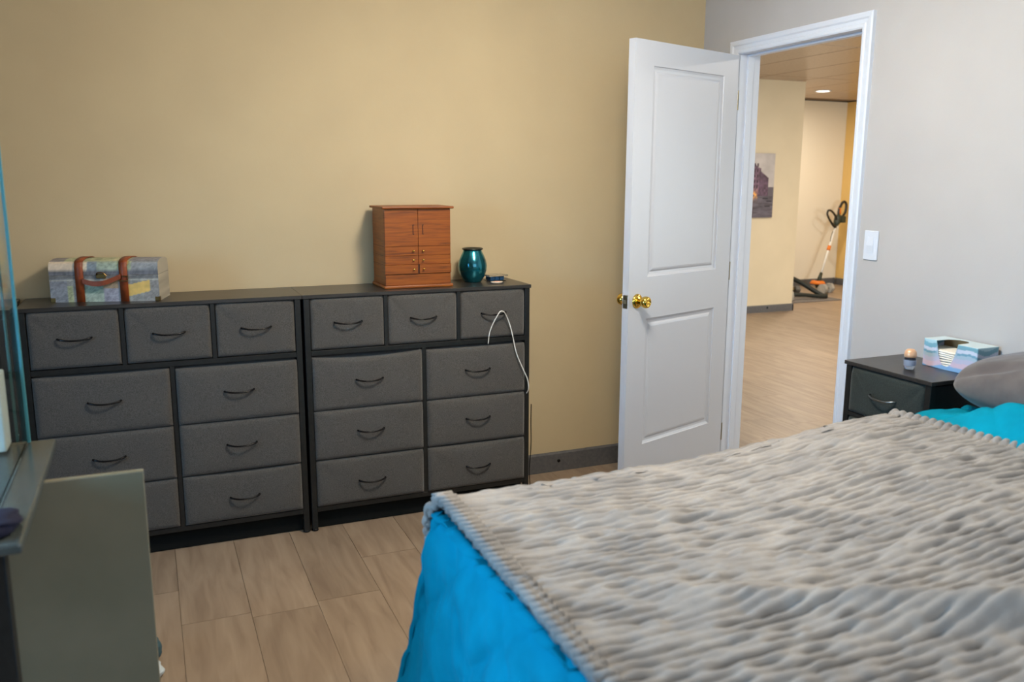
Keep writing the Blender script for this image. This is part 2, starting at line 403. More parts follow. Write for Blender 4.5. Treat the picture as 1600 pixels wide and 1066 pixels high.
bmesh.ops.recalc_face_normals(bm, faces=bm.faces[:]); obj('rocker', bm, M['white'], t)

# ------------------------------------------------------------------ dressers
def fabric_front(parent, x0, x1, z0, z1, y, mt, seed, dep=.25, sag=.0, bulge=.006):
    """soft fabric box of a drawer: wrinkled front plus sides/top; returns object"""
    nu, nv = 33, 23; w_, h_ = x1-x0, z1-z0
    U, V = np.meshgrid(np.linspace(0, 1, nu), np.linspace(0, 1, nv), indexing='ij')
    ex = np.minimum(U, 1-U)*w_; ez = np.minimum(V, 1-V)*h_
    e = np.minimum(ex, ez)
    puff = bulge*(1-(2*U-1)**4)*(1-(2*V-1)**4)
    wr_ = .0055*fbm(U*w_*9+seed*3.7, V*h_*9+seed*1.3, 2)
    # diagonal creases running from the top corners
    cr = 0
    for cxn in (0, 1):
        du = np.abs(U-cxn)*w_; dv = (1-V)*h_
        cr = cr-.0065*np.exp(-((du-dv*(.8+.3*vnoise(np.array(seed*1.1+cxn), np.array(.5))))/.010)**2)*np.exp(-(np.hypot(du, dv)/.09)**2)
    rim = -.006*(1-sstep(0, .006, e))
    seam = -.0012*np.exp(-((V*h_-(h_-.014))/.0022)**2)
    Y = y-(puff+wr_*sstep(0, .03, e)+cr+rim+seam)
    Z = z0+V*h_-sag*(V**3)*4*U*(1-U)
    P3 = np.stack([x0+U*w_, Y, Z], -1)
    # wrap: add a back rim to give the front its sides
    top = []
    P3b = P3.copy()
    pad = lambda A, ax: A
    Pn = np.zeros((nu+2, nv+2, 3)); Pn[1:-1, 1:-1] = P3
    Pn[0, 1:-1] = P3[0]; Pn[-1, 1:-1] = P3[-1]; Pn[1:-1, 0] = P3[:, 0]; Pn[1:-1, -1] = P3[:, -1]
    Pn[0, 0] = P3[0, 0]; Pn[0, -1] = P3[0, -1]; Pn[-1, 0] = P3[-1, 0]; Pn[-1, -1] = P3[-1, -1]
    for sl_ in ((0, slice(None)), (-1, slice(None)), (slice(None), 0), (slice(None), -1)): Pn[sl_[0], sl_[1], 1] = y+dep
    return grid_mesh('drawer', Pn.reshape(-1, 3), nu+2, nv+2, mt, parent)
def bow_handle(parent, x, z, y, mt, wd=.112):
    P = [(x-wd/2, y+.004, z+.004), (x-wd/2+.003, y-.010, z+.003), (x-wd/4, y-.022, z-.001), (x, y-.026, z-.002), (x+wd/4, y-.022, z-.001), (x+wd/2-.003, y-.010, z+.003), (x+wd/2, y+.004, z+.004)]
    h = obj('handle', tube(P, [.0035, .0042, .0034, .0034, .0034, .0042, .0035], 8, smooth_n=4), mt, parent, True)
    return h
D = .3132
def frame_posts(t, W_, zt, dp, mt, rails, foot=True):
    for px in (0.005, W_-.028):
        for py in (-D+.003, -D+dp-.026):
            p = obj('post', B(px, px+.023, py, py+.023, .008, zt, bev=.0015, seg=1), mt, t)
            obj('foot', lathe([(.012, 0), (.015, .003), (.013, .009)], 16, px+.0115, py+.0115), M['handle'], p, True)
def dresser(label, x0):
    t = thing('dresser', label, 'dresser', (x0, 0, 0), 0, 'fabric dressers along the back wall')
    obj('top_board', B(.0, 1.0008, -D, -.016, .9865, 1.0016, bev=.0015, seg=1), M['top'], t)
    frame_posts(t, 1.0, .9865, D-.02, M['black'], None)
    # front rails, dividers
    obj('rail', B(.028, .972, -D+.004, -D+.024, .752, .772, bev=.001, seg=1), M['black'], t)
    obj('rail', B(.028, .972, -D+.004, -D+.024, .084, .104, bev=.001, seg=1), M['black'], t)
    obj('rail', B(.028, .972, -.04, -.02, .084, .104), M['black'], t)
    obj('shade_board', B(.029, .971, -D+.036, -D+.046, .003, .083), M['undershade'], t)  # added dark board, stands in for the shade on the floor underneath
    for xx in (.333, .653): obj('divider', B(xx, xx+.016, -D+.004, -D+.02, .772, .9865, bev=.001, seg=1), M['black'], t)
    obj('divider', B(.494, .512, -D+.004, -D+.02, .104, .752, bev=.001, seg=1), M['black'], t)
    for xx in (.006, .990): obj('side_panel', B(xx, xx+.004, -D+.03, -.045, .09, .982), M['black'], t)
    obj('back_panel', B(.03, .97, -.024, -.021, .1, .98), M['black'], t)
    sd = 1.3 if x0 < -2.5 else 5.9; k = 0
    for (a, b) in ((.031, .331), (.351, .651), (.671, .969)):
        d = fabric_front(t, a, b, .776, .984, -D+.001+random.uniform(0, .003), M['fab'], sd+k, bulge=.003); k += 1
        bow_handle(d, (a+b)/2+.0, .882, -D-.002, M['handle'])
    for r, (za, zb, hz) in enumerate(((.522, .745, .638), (.311, .516, .42), (.108, .304, .20))):
        for c, (a, b) in enumerate(((.030, .4925), (.5135, .970))):
            sg = .014 if (x0 > -2.5 and r == 0 and c == 0) else random.uniform(0, .004)
            d = fabric_front(t, a, b, za, zb-(.004 if r == 0 and c == 1 else 0), -D-.004-random.uniform(0, .004), M['fab'], sd+k, sag=sg); k += 1
            bow_handle(d, (a+b)/2, hz, -D-.010, M['handle'])
    return t
XR = -1.0748-1.0018
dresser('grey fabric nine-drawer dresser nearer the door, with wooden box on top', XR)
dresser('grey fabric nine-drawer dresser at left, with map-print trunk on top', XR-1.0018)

# black cabinet past the left end of the dressers
t = thing('cabinet', 'plain black cabinet at the left picture edge beside the left dresser', 'cabinet', (-3.52, 0, 0))
obj('body', B(-.2, .42, -.33, -.02, .04, .985, bev=.002, seg=1), M['black'], t)
obj('top', B(-.205, .425, -.336, -.018, .9855, 1.003, bev=.002, seg=1), M['top'], t)
obj('plinth', B(-.18, .40, -.31, -.03, 0, .04), M['black'], t)
obj('door', B(-.197, .417, -.342, -.331, .06, .97, bev=.002, seg=1), M['black'], t)

# ------------------------------------------------------------------ things on the dressers
TZ = 1.0018
# map-print trunk
def trunk():
    t = thing('trunk', 'small domed trunk printed with pastel maps, two brown straps, on the left dresser', 'trunk', (-2.975, -.172, TZ), -math.radians(14.0))
    W_, Dp = .386, .165; hb_, ht = .100, .170
    mt = attr_mat('pastel map paper', .6)
    pal = [srgb(*c) for c in ((205, 190, 165), (172, 188, 170), (150, 168, 160), (120, 128, 132), (186, 196, 160), (140, 156, 170), (214, 196, 150), (160, 160, 158), (176, 178, 158))]
    def shade(c, k): return (c[0]*k, c[1]*k, c[2]*k, 1)
    def colf(s, v, body):
        # s along length 0..W_, v height (unrolled)
        ns = float(fbm(np.array(s*70+3), np.array(v*70), 3)); fine = float(vnoise(np.array(s*600.), np.array(v*400.)))
        k = .92+.45*ns+.5*fine
        if body:
            if v > .088: return shade(srgb(118, 118, 118), k)
            if .080 < v < .083: return shade(srgb(190, 188, 176), k)
            if .272 < s < .352 and .018+.25*(s-.272) < v < .062+.22*(s-.272): return shade(srgb(224, 186, 104), 1+.25*ns)
            if s < .06: return shade(srgb(140, 142, 150) if v > .05 else srgb(144, 148, 156), k)
            if .035 < s < .08 and v < .062: return shade(srgb(172, 178, 140), k)
            if .10 < s < .19 and v < .06: return shade(srgb(138, 160, 144) if v > .03 else srgb(172, 186, 170), k)
            if .19 < s < .24: return shade(srgb(160, 158, 170) if v < .05 else srgb(176, 150, 118), k)
            if s > .33: return shade(srgb(150, 146, 142), k)
            return shade(srgb(150, 150, 146), k)
        if v < .012: return shade(srgb(112, 112, 118), k)
        if v < .055:
            if s < .085: return shade(srgb(216, 196, 172), 1+.2*ns+.25*fine)
            if s < .135: return shade(srgb(218, 204, 180), k)
            if s < .17: return shade(srgb(132, 142, 150), k)
            if s < .235: return shade(srgb(162, 174, 156), k)
            if (s-.265)**2+(v-.048)**2 < .016**2: return shade(srgb(212, 178, 112), k)
            if s < .29: return shade(srgb(166, 176, 146), k)
            return shade(srgb(146, 148, 150), k)
        if s < .05: return shade(srgb(144, 138, 138), k)
        if s < .22: return shade(srgb(178, 182, 146), k)
        return shade(srgb(196, 190, 152) if s < .28 else srgb(140, 140, 146), k)
    # body: painted front/sides grid wrapped
    def shell(prof, name, body, parent):
        nl = 80
        nv = len(prof); V = np.zeros((nl+2, nv, 3)); col = np.zeros((nl+2, nv, 4))
        vv = [0]
        for a, b in zip(prof, prof[1:]): vv.append(vv[-1]+math.hypot(b[0]-a[0], b[1]-a[1]))
        zc = np.mean([p[1] for p in prof]); 
        for i in range(nl):
            s = W_*i/(nl-1)
            for j, (y, z) in enumerate(prof):
                V[i+1, j] = (s, y, z); col[i+1, j] = colf(s, vv[j] if not body else z, body)
        o = grid_mesh(name, V[1:-1].reshape(-1, 3), nl, nv, mt, parent, False, col[1:-1].reshape(-1, 4))
        # end caps
        bm = bmesh.new(); bm.from_mesh(o.data); lay = bm.verts.layers.float_color.get('paint')
        bm.verts.ensure_lookup_table()
        for x in (0, W_):
            vs_ = [bm.verts.new((x, y, z)) for y, z in prof]
            for v_ in vs_: v_[lay] = shade(srgb(166, 158, 142), 1+.4*float(vnoise(np.array(v_.co.y*90), np.array(v_.co.z*90))))
            bm.faces.new(vs_ if x == 0 else vs_[::-1])
        bm.to_mesh(o.data); bm.free(); return o
    nb = 28
    pb = [(0, hb_*i/(nb-1)) for i in range(nb)]+[(Dp, hb_*(nb-1-i)/(nb-1)) for i in range(nb)]
    body = shell([(y, z) for y, z in pb], 'body', True, t)
    pl = [(0, hb_+.001), (0, hb_+.012), (0, hb_+.024), (0.001, hb_+.030), (.004, hb_+.036)]
    for i in range(1, 30):
        a = PI*(i/30); pl.append((Dp/2-math.cos(a)*(Dp/2-.004), hb_+.036+math.sin(a)**.7*(ht-hb_-.048)))
    pl += [(Dp-.004, hb_+.036), (Dp-.001, hb_+.028), (Dp, hb_+.012), (Dp, hb_+.001)]
    lid = shell(pl, 'lid', False, t)
    for s_ in lid.data.polygons: s_.use_smooth = len(s_.vertices) == 4
    leather = noisy(mat('brown leather strap', (1, 1, 1, 1), .5), srgb(120, 52, 20), srgb(146, 68, 28), 30)[0]
    def strap(s0):
        pts = [(-.003, 0), (-.003, hb_), (-.0035, hb_+.03)]+[(y+(y-Dp/2)*.02-.002, z+.0035) for y, z in pl[3:-4]]+[(Dp+.003, hb_), (Dp+.003, 0)]
        bm = bmesh.new(); wd = .029; L = []
        for y, z in pts: L.append((bm.verts.new((s0, y, z)), bm.verts.new((s0+wd, y, z))))
        for a, b in zip(L, L[1:]): bm.faces.new((a[0], a[1], b[1], b[0]))
        o = obj('strap', bm, leather, t, True); m_ = o.modifiers.new('thick', 'SOLIDIFY'); m_.thickness = .003; m_.offset = 0; return o
    strap(.092); strap(.248)
    # handle band, buckle, clasp, corner caps
    bm = bmesh.new(); L = []
    for i in range(13):
        s = i/12; x = .118+.136*s; z = .080-.020*math.sin(PI*s)*(1-.3*s)+.016*s; y = -.008-.012*math.sin(PI*s)
        L.append([bm.verts.new((x, y-.002, z-.009)), bm.verts.new((x, y-.002, z+.009)), bm.verts.new((x, y+.002, z+.009)), bm.verts.new((x, y+.002, z-.009))])
    for a, b in zip(L, L[1:]):
        for k in range(4): bm.faces.new((a[k], a[(k+1) % 4], b[(k+1) % 4], b[k]))
    bm.faces.new(L[0]); bm.faces.new(L[-1][::-1])
    obj('handle', bm, leather, t)
    bz = mat('antique brass', srgb(120, 96, 56), .35, metal=.9)
    bm = tube([(.246, -.007, .096), (.279, -.007, .096), (.279, -.007, .078), (.246, -.007, .078), (.246, -.007, .096)], .0018, 6); obj('buckle', bm, bz, t)
    bm = B(.166, .200, -.006, -.001, .088, .106, bev=.002); tube([(.168, -.007, .102), (.174, -.012, .110), (.192, -.012, .110), (.204, -.010, .098)], .0022, 6, bm, 4); obj('clasp', bm, bz, t)
    for x in (0, W_):
        s_ = 1 if x == 0 else -1
        bm = bmesh.new(); box(bm, x-.001, x+.001, -.001, .016, 0, .016); box(bm, min(x, x+s_*.016), max(x, x+s_*.016), -.002, 0, 0, .016, bev=.0008, seg=1); obj('corner_cap', bm, bz, t)
    return t
trunk()

# wooden jewellery box
def jewel():
    t = thing('jewelry_box', 'honey oak jewelry cabinet with two doors and small brass knobs on the dresser', 'jewelry box', (-1.716, -.243, TZ))
    W_, Dp = .29, .205; o_ = M['oak']
    obj('base', B(-.008, W_+.008, -.008, Dp+.002, 0, .013, bev=.004), o_, t)
    obj('carcass', B(.0, W_, .008, Dp-.002, .0131, .334, bev=.001, seg=1), o_, t)
    obj('lid', B(-.012, W_+.012, -.012, Dp+.004, .3342, .344, bev=.0035), o_, t)
    obj('plinth', B(.001, W_-.001, .001, .0079, .0132, .060, bev=.001, seg=1), o_, t)
    slot = mat('dark slot', srgb(58, 24, 10), .6)
    for x0, x1, hx in ((.001, W_/2-.0008, W_/2-.024), (W_/2+.0008, W_-.001, W_/2+.018)):
        d = obj('door', B(x0, x1, .001, .0079, .1775, .333, bev=.0008, seg=1), o_, t)
        obj('slot', B(hx, hx+.007, .0000, .0009, .226, .268, bev=.0004, seg=1), slot, d)
        obj('pull', B(hx+.0025, hx+.0065, -.0025, .0005, .229, .265, bev=.001, seg=1), o_, d)
    for r, (za, zb) in enumerate(((.1385, .1765), (.1005, .1375), (.0612, .0995))):
        for k, (x0, x1) in enumerate(((.001, W_/2-.0008), (W_/2+.0008, W_-.001))):
            f = -.004 if r == 2 else .001
            if r == 2: x0 -= .003*(k == 0); x1 += .001*(k == 1); x1 -= .003*(k == 0); x0 += .003*(k == 1)
            d = obj('drawer', B(x0, x1, f, .0079, za, zb, bev=.0008, seg=1), o_, t)
            kx = W_/2-.023 if k == 0 else W_/2+.020
            bm = lathe([(.0022, 0), (.002, .004), (.004, .006), (.0045, .009), (.003, .012)], 12); bmesh.ops.transform(bm, matrix=Matrix.Translation((kx, f, (za+zb)/2)) @ Matrix.Rotation(PI/2, 4, 'X'), verts=bm.verts)
            obj('knob', bm, M['brass'], d, True)
    obj('keyhole', B(W_/2-.0032, W_/2+.0032, .0, .0079, .062, .0992), slot, t)
    for z in (.1, .138, .177): obj('side_groove', B(-.0004, .0006, .009, Dp-.003, z-.0007, z+.0007), slot, t)
jewel()

# teal wax warmer / vase
m = mat('teal mercury glass', srgb(10, 120, 138), .16, metal=.85, coat=.6)
m = noisy(m, srgb(6, 70, 88), srgb(40, 172, 192), 14, detail=3, lo=.3, hi=.7)[0]
t = thing('wax_warmer', 'rounded teal metallic vase-shaped wax warmer beside the wooden box', 'vase', (-1.283, -.125, TZ))
obj('jar', lathe([(.036, 0), (.040, .003), (.055, .028), (.064, .055), (.0655, .075), (.061, .098), (.052, .120), (.044, .135), (.042, .142), (.0415, .145)], 48), m, t, True)
rim = mat('bronze rim', srgb(70, 72, 66), .35, metal=.8)
obj('rim', lathe([(.041, .145), (.047, .146), (.0475, .151), (.044, .153), (.040, .150), (.034, .146)], 48), rim, t, True)

# wax melt clamshell + little dish
clear = glass_mat('clear plastic', (1, 1, 1, 1), .05)
t = thing('wax_melt_pack', 'clear clamshell pack holding dark blue wax melts right of the teal vase', 'wax melts', (-1.172, -.12, TZ), .1)
wax = mat('dark blue wax', srgb(18, 66, 104), .35)
obj('tray', B(-.04, .04, -.032, .032, 0, .003, bev=.001, seg=1), clear, t)
for i in range(3):
    for j in range(2): obj('wax_cube', B(-.036+i*.0245, -.014+i*.0245, -.025+j*.026, -.001+j*.026, .0035, .022, bev=.003), wax, t)
obj('lid', B(-.046, .050, -.036, .036, .0225, .029, bev=.002), clear, t)
t = thing('dish', 'tiny pale pink oval dish in front of the blue wax melt pack', 'dish', (-1.205, -.225, TZ))
pk = noisy(mat('pink speckled wax', (1, 1, 1, 1), .5), srgb(200, 110, 90), srgb(226, 190, 170), 90, lo=.4, hi=.55)[0]
bm = lathe([(.020, 0), (.026, .003), (.029, .009), (.026, .009), (.022, .006)], 32); bmesh.ops.scale(bm, vec=(1, .7, 1), verts=bm.verts)
obj('bowl', bm, mat('pale plastic', srgb(196, 180, 160), .4), t, True)
bm = lathe([(.021, .0065), (.020, .0085), (.010, .0105)], 24); bmesh.ops.scale(bm, vec=(1, .7, 1), verts=bm.verts); obj('filling', bm, pk, t, True)

# charging cords
wc = mat('white cord plastic', srgb(222, 220, 214), .45)
xd = XR
Pc = [(-1.288, -.33, .752), (-1.283, -.3335, .80), (-1.270, -.345, .845), (-1.252, -.352, .880), (-1.238, -.350, .8955), (-1.218, -.342, .890), (-1.198, -.331, .862), (-1.182, -.329, .82), (-1.170, -.331, .77), (-1.155, -.335, .70), (-1.12, -.335, .62), (-1.100, -.334, .575), (-1.094, -.330, .53), (-1.094, -.30, .50)]
Pc = [(x+.0, y, z) for x, y, z in Pc]
tag(obj('white_cord', tube(Pc, .0024, 8, smooth_n=6), wc, None, True), 'thin white cord looped over the top right drawer handle of the right dresser', 'cord')
Pk = [(-1.066, -.30, .45), (-1.060, -.285, .36), (-1.052, -.27, .25), (-1.050, -.25, .12), (-1.040, -.235, .03), (-1.030, -.20, .004), (-1.0, -.10, .004), (-.99, -.03, .004)]
tag(obj('black_cord', tube(Pk, .0022, 8, smooth_n=6), M['handle'], None, True), 'thin black cord hanging to the floor beside the right dresser', 'cord')

# ------------------------------------------------------------------ nightstand
NX, NY = -.31, -1.792
t = thing('nightstand', 'black fabric drawer nightstand between the doorway and the bed', 'nightstand', (0, 0, 0))
NH = .815
obj('top_board', B(NX, -.012, NY, NY+.385, NH-.014, NH, bev=.0015, seg=1), M['top'], t)
for yy in (NY+.006, NY+.356):
    for xx in (NX+.006, -.045):
        p = obj('post', B(xx, xx+.023, yy, yy+.023, .008, NH-.014, bev=.0015, seg=1), M['black'], t)
        obj('foot', lathe([(.012, 0), (.015, .003), (.013, .009)], 16, xx+.0115, yy+.0115), M['handle'], p, True)
for yy in (NY+.008, NY+.373): obj('side_panel', B(NX+.03, -.046, yy, yy+.004, .05, NH-.02), M['black'], t)
# drawers: built in a turned frame (front faces -x)
fr = [(.632, .795, .712), (.44, .612, .52), (.248, .42, .33), (.06, .228, .14)]
for i, (za, zb, hz) in enumerate(fr):
    d = fabric_front(t, .031, .354, za, zb, 0, M['fabk'], 40+i, dep=.24, bulge=.003)
    me = d.data
    co = np.zeros(len(me.vertices)*3); me.vertices.foreach_get('co', co); co = co.reshape(-1, 3)
    new = np.stack([NX+.002+co[:, 1], NY+.385-co[:, 0], co[:, 2]], 1); me.vertices.foreach_set('co', new.ravel().astype(np.float32)); me.update()
    yc = NY+.385-.1925
    P = [(-.004, -.056, .004), (.010, -.053, .003), (.022, -.028, -.001), (.026, 0, -.002), (.022, .028, -.001), (.010, .053, .003), (-.004, .056, .004)]
    obj('handle', tube([(NX-a, yc+b, hz+c) for a, b, c in P], [.0035, .0042, .0034, .0034, .0034, .0042, .0035], 8, smooth_n=4), M['nickel'], d, True)
    if i < 3: obj('rail', B(NX+.008, NX+.022, NY+.029, NY+.356, za-.018, za-.004, bev=.001, seg=1), M['black'], t)

# tissue box
def tissue():
    t = thing('tissue_box', 'open-front tissue box with blue and lilac wave print on the nightstand', 'tissue box', (-.112, -1.576, NH+.0003), 0)
    # local: front panel at x=0 spanning y 0..-.215
    Lb, Hb, Db = .215, .096, .098
    mt = attr_mat('printed tissue carton', .45)
    def stripe(v, s, side=1.):
        z = v+.006*math.sin(s*26+1)+.004*math.sin(s*55)
        bands = [(.012, (128, 170, 214)), (.030, (204, 184, 204)), (.045, (184, 186, 212)), (.058, (164, 188, 208)), (.066, (112, 160, 186)), (.078, (200, 210, 232)), (.094, (118, 168, 188)), (.2, (170, 206, 220))]
        for zz, c in bands:
            if z < zz: return tuple(x*side for x in srgb(*c)[:3])+(1,)
        return srgb(170, 206, 220)
    nu, nv = 60, 36
    U, V = np.meshgrid(np.linspace(0, 1, nu), np.linspace(0, 1, nv), indexing='ij')
    s = U*Lb
    notch = np.where((s > .052) & (s < .138), .012+.084*np.abs((s-.095)/.043)**2.6, Hb)   # top height of the front at s
    zz = V*np.minimum(notch, Hb)
    P3 = np.stack([np.zeros_like(s), -s, zz], -1)
    col = np.array([stripe(z, a) for z, a in zip(zz.ravel(), s.ravel())])
    f = grid_mesh('front_panel', P3.reshape(-1, 3), nu, nv, mt, t, False, col); md = f.modifiers.new('thick', 'SOLIDIFY'); md.thickness = .001; md.offset = 0
    for nm, a, b in (('side_panel', (0, -Lb), (Db, -Lb)), ('side_panel', (Db, 0), (0, 0))):
        nu, nv = 30, 30
        U, V = np.meshgrid(np.linspace(0, 1, nu), np.linspace(0, 1, nv), indexing='ij')
        P3 = np.stack([a[0]+(b[0]-a[0])*U, a[1]+(b[1]-a[1])*U, V*Hb], -1)
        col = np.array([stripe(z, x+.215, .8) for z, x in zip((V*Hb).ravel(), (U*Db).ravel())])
        o = grid_mesh(nm, P3.reshape(-1, 3), nu, nv, mt, t, False, col); md = o.modifiers.new('thick', 'SOLIDIFY'); md.thickness = .001; md.offset = 0
    kraft = mat('brown inner carton', srgb(150, 122, 84), .8); cardw = mat('pale carton top', srgb(196, 214, 222), .6)
    obj('back_panel', B(Db-.001, Db, -Lb, 0, 0, Hb), kraft, t)
    obj('bottom_panel', B(.001, Db-.001, -Lb+.001, -.001, 0, .001), cardw, t)
    pts = [(0, 0), (Db, 0), (Db, -Lb), (0, -Lb), (0, -.138), (.055, -.134), (.078, -.115), (.082, -.095), (.078, -.075), (.055, -.056), (0, -.052)]
    obj('top_panel', prism(pts, Hb, Hb+.001, 'xy'), cardw, t)
    # tissues: a soft layered pile
    tm = noisy(mat('white tissue paper', (1, 1, 1, 1), .9), srgb(226, 220, 208), srgb(240, 236, 226), 30)[0]
    for k in range(8):
        z = .003+k*.0078
        nu, nv = 24, 12; U, V = np.meshgrid(np.linspace(0, 1, nu), np.linspace(0, 1, nv), indexing='ij')
        Z = z+.0012*np.sin(U*9+k)+.0012*fbm(U*6+k, V*6, 2)
        P3 = np.stack([.004+V*(Db-.010), -.006-U*(Lb-.012), Z], -1)
        o = grid_mesh('tissue_layer', P3.reshape(-1, 3), nu, nv, tm, t); md = o.modifiers.new('thick', 'SOLIDIFY'); md.thickness = .0062; md.offset = 1
tissue()

# roll-on deodorant
t = thing('deodorant', 'small clear roll-on bottle with peach gold cap on the nightstand', 'deodorant', (-.216, -1.614, NH+.0003))
obj('bottle', lathe([(.012, 0), (.017, .002), (.019, .012), (.020, .028), (.0185, .038), (.017, .042)], 32), glass_mat('frosted blue-grey glass', srgb(190, 200, 215), .15), t, True)
obj('label_band', lathe([(.0196, .014), (.0206, .028), (.0196, .034)], 32, cap=False), mat('blue-grey label', srgb(128, 140, 162), .5), t, True)
obj('cap', lathe([(.0185, .0425), (.0205, .046), (.0205, .054), (.018, .064), (.012, .070), (.004, .072)], 32), mat('peach gold cap', srgb(222, 176, 140), .3, metal=.3), t, True)

# ------------------------------------------------------------------ the bed
BX0, BX1, BY0, BY1 = -2.03, -.03, -3.38, -1.86
t = thing('bed', 'queen bed with its head against the pale grey wall, dressed in teal and grey', 'bed', (0, 0, 0))
wd = mat('dark bed wood', srgb(48, 40, 36), .5)
def softbox(name, x0, x1, y0, y1_, z0, z1, bev, m_, parent):
    return obj(name, B(x0, x1, y0, y1_, z0, z1, bev=bev, seg=4), m_, parent, True)
softbox('mattress', BX0+.02, BX1, BY0+.02, BY1-.02, .36, .628, .05, mat('white mattress cloth', srgb(225, 225, 222), .9), t)
softbox('box_spring', BX0+.03, BX1, BY0+.03, BY1-.03, .16, .359, .03, mat('grey box spring cloth', srgb(170, 170, 170), .9), t)
for a, b in ((BX0+.06, BY0+.06), (BX0+.06, BY1-.12), (BX1-.1, BY0+.06), (BX1-.1, BY1-.12)):
    obj('leg', B(a, a+.05, b, b+.05, 0, .16, bev=.004), wd, t)

def top_z(x, y):
    return .672+.060*sstep(-1.5, -.55, x)+.010*fbm(x*2.1+5, y*2.1, 2)
def drape(a, b, lift, z_of, flare, folds, L):
    """cloth coordinates (a,b) -> position; beyond the mattress rim the cloth turns over and hangs"""
    x0, x1, ya, yb = BX0, BX1+.0, BY0, BY1
    ca = np.clip(a, x0, 9); cb = np.clip(b, ya, yb)
    da = a-ca; db = b-cb; d = np.hypot(da, db); dd = np.where(d < 1e-9, 1, d)
    nx, ny = da/dd, db/dd
    r = .045      # rim radius
    ang = np.clip(d/r, 0, PI/2); over = np.clip(d-r*PI/2, 0, None)
    out = r*np.sin(ang); drop = r*(1-np.cos(ang))+over
    zt = z_of(ca, cb)
    fo = flare*over*np.where((ny > .5) & (ca > -.75), .1, 1)
    per = np.where(np.abs(nx) > np.abs(ny), cb, ca)*1.0+np.arctan2(ny, nx)*.25
    fo = fo+folds(per, over)*np.where((ny > .5) & (ca > -.75), .15, 1)
    X = ca-nx*0+nx*(out+fo+lift*np.sin(ang)) - nx*0
    Y = cb+ny*(out+fo+lift*np.sin(ang))
    Z = zt-drop+lift*np.cos(ang)
    # pull the rim inwards so that the outer silhouette sits on the mattress edge
    X = X-nx*r; Y = Y-ny*r
    return X, Y, Z, d, over, nx, ny

def head_x(b): return -.535+.19*np.clip(-1.88-b, -.3, 1.4)
# comforter
def comforter():
    L = .62
    a = np.linspace(BX0-L, -.10, 330); b = np.linspace(BY0-.35, BY1+L, 350)
    A, Bq = np.meshgrid(a, b, indexing='ij')
    def folds(per, over):
        g = sstep(.02, .45, over)
        return g*(.012*np.sin(per*11+.6)+.008*np.sin(per*27+2)+.03*fbm(per*3, over*4, 2))
    X, Y, Z, d, over, nx, ny = drape(A, Bq, .0, top_z, .20, folds, L)
    # clip corner length
    k = np.clip(over-.56, 0, None); Z = Z+k
    # quilting puffs
    q = .30
    ua = (A+Bq)/q; ub = (A-Bq)/q+.37
    sa = np.abs(ua-np.round(ua)); sb = np.abs(ub-np.round(ub)); e = np.minimum(sa, sb)
    puff = .012*(1-np.exp(-(e/.085)**1.2))
    wr_ = .007*fbm(A*6, Bq*6, 3)+.004*fbm(A*22+3, Bq*22, 2)*(1+1.2*np.exp(-(e/.12)**2))
    # vertical drag wrinkles in the hanging part
    per = np.where(np.abs(nx) > np.abs(ny), Bq, A)
    wr_ = wr_+sstep(0, .1, over)*.018*fbm(per*17+over*5, over*3, 3)
    h = puff+wr_-.006
    xh_ = head_x(Bq)
    under = sstep(BX0-.11, BX0-.03, A)*(1-sstep(xh_-.05, xh_-.015, A))*sstep(BY0-.16, BY0-.10, Bq)*(1-sstep(BY1+.10, BY1+.135, Bq))
    h = h*(1-.8*under)-.016*under
    # puffy bulge at the head end
    up = np.exp(-((A+.385)/.10)**2)*(.010+.095*sstep(1.90, 2.16, -Bq))*sstep(-3.4, -3.1, Bq)
    ang = np.clip(d/.045, 0, PI/2)
    X = X+nx*h*np.sin(ang); Y = Y+ny*h*np.sin(ang); Z = Z+(h+up)*np.cos(ang)*np.where(d < 1e-9, 1, 1)
    Z = np.maximum(Z, .012+.004*fbm(A*9, Bq*9, 2))
    
    m_ = mat('teal quilted cotton', srgb(0, 134, 170), .85, spec=.08)
    m_ = noisy(m_, srgb(0, 130, 158), srgb(0, 142, 172), 12, bump=.25, bscale=600, dist=.001)[0]
    o = grid_mesh('comforter', np.stack([X, Y, Z], -1).reshape(-1, 3), len(a), len(b), m_)
    md = o.modifiers.new('thick', 'SOLIDIFY'); md.thickness = .012; md.offset = -1
    tag(o, 'bright teal quilted comforter covering the bed and draping to the floor', 'comforter')
comforter()

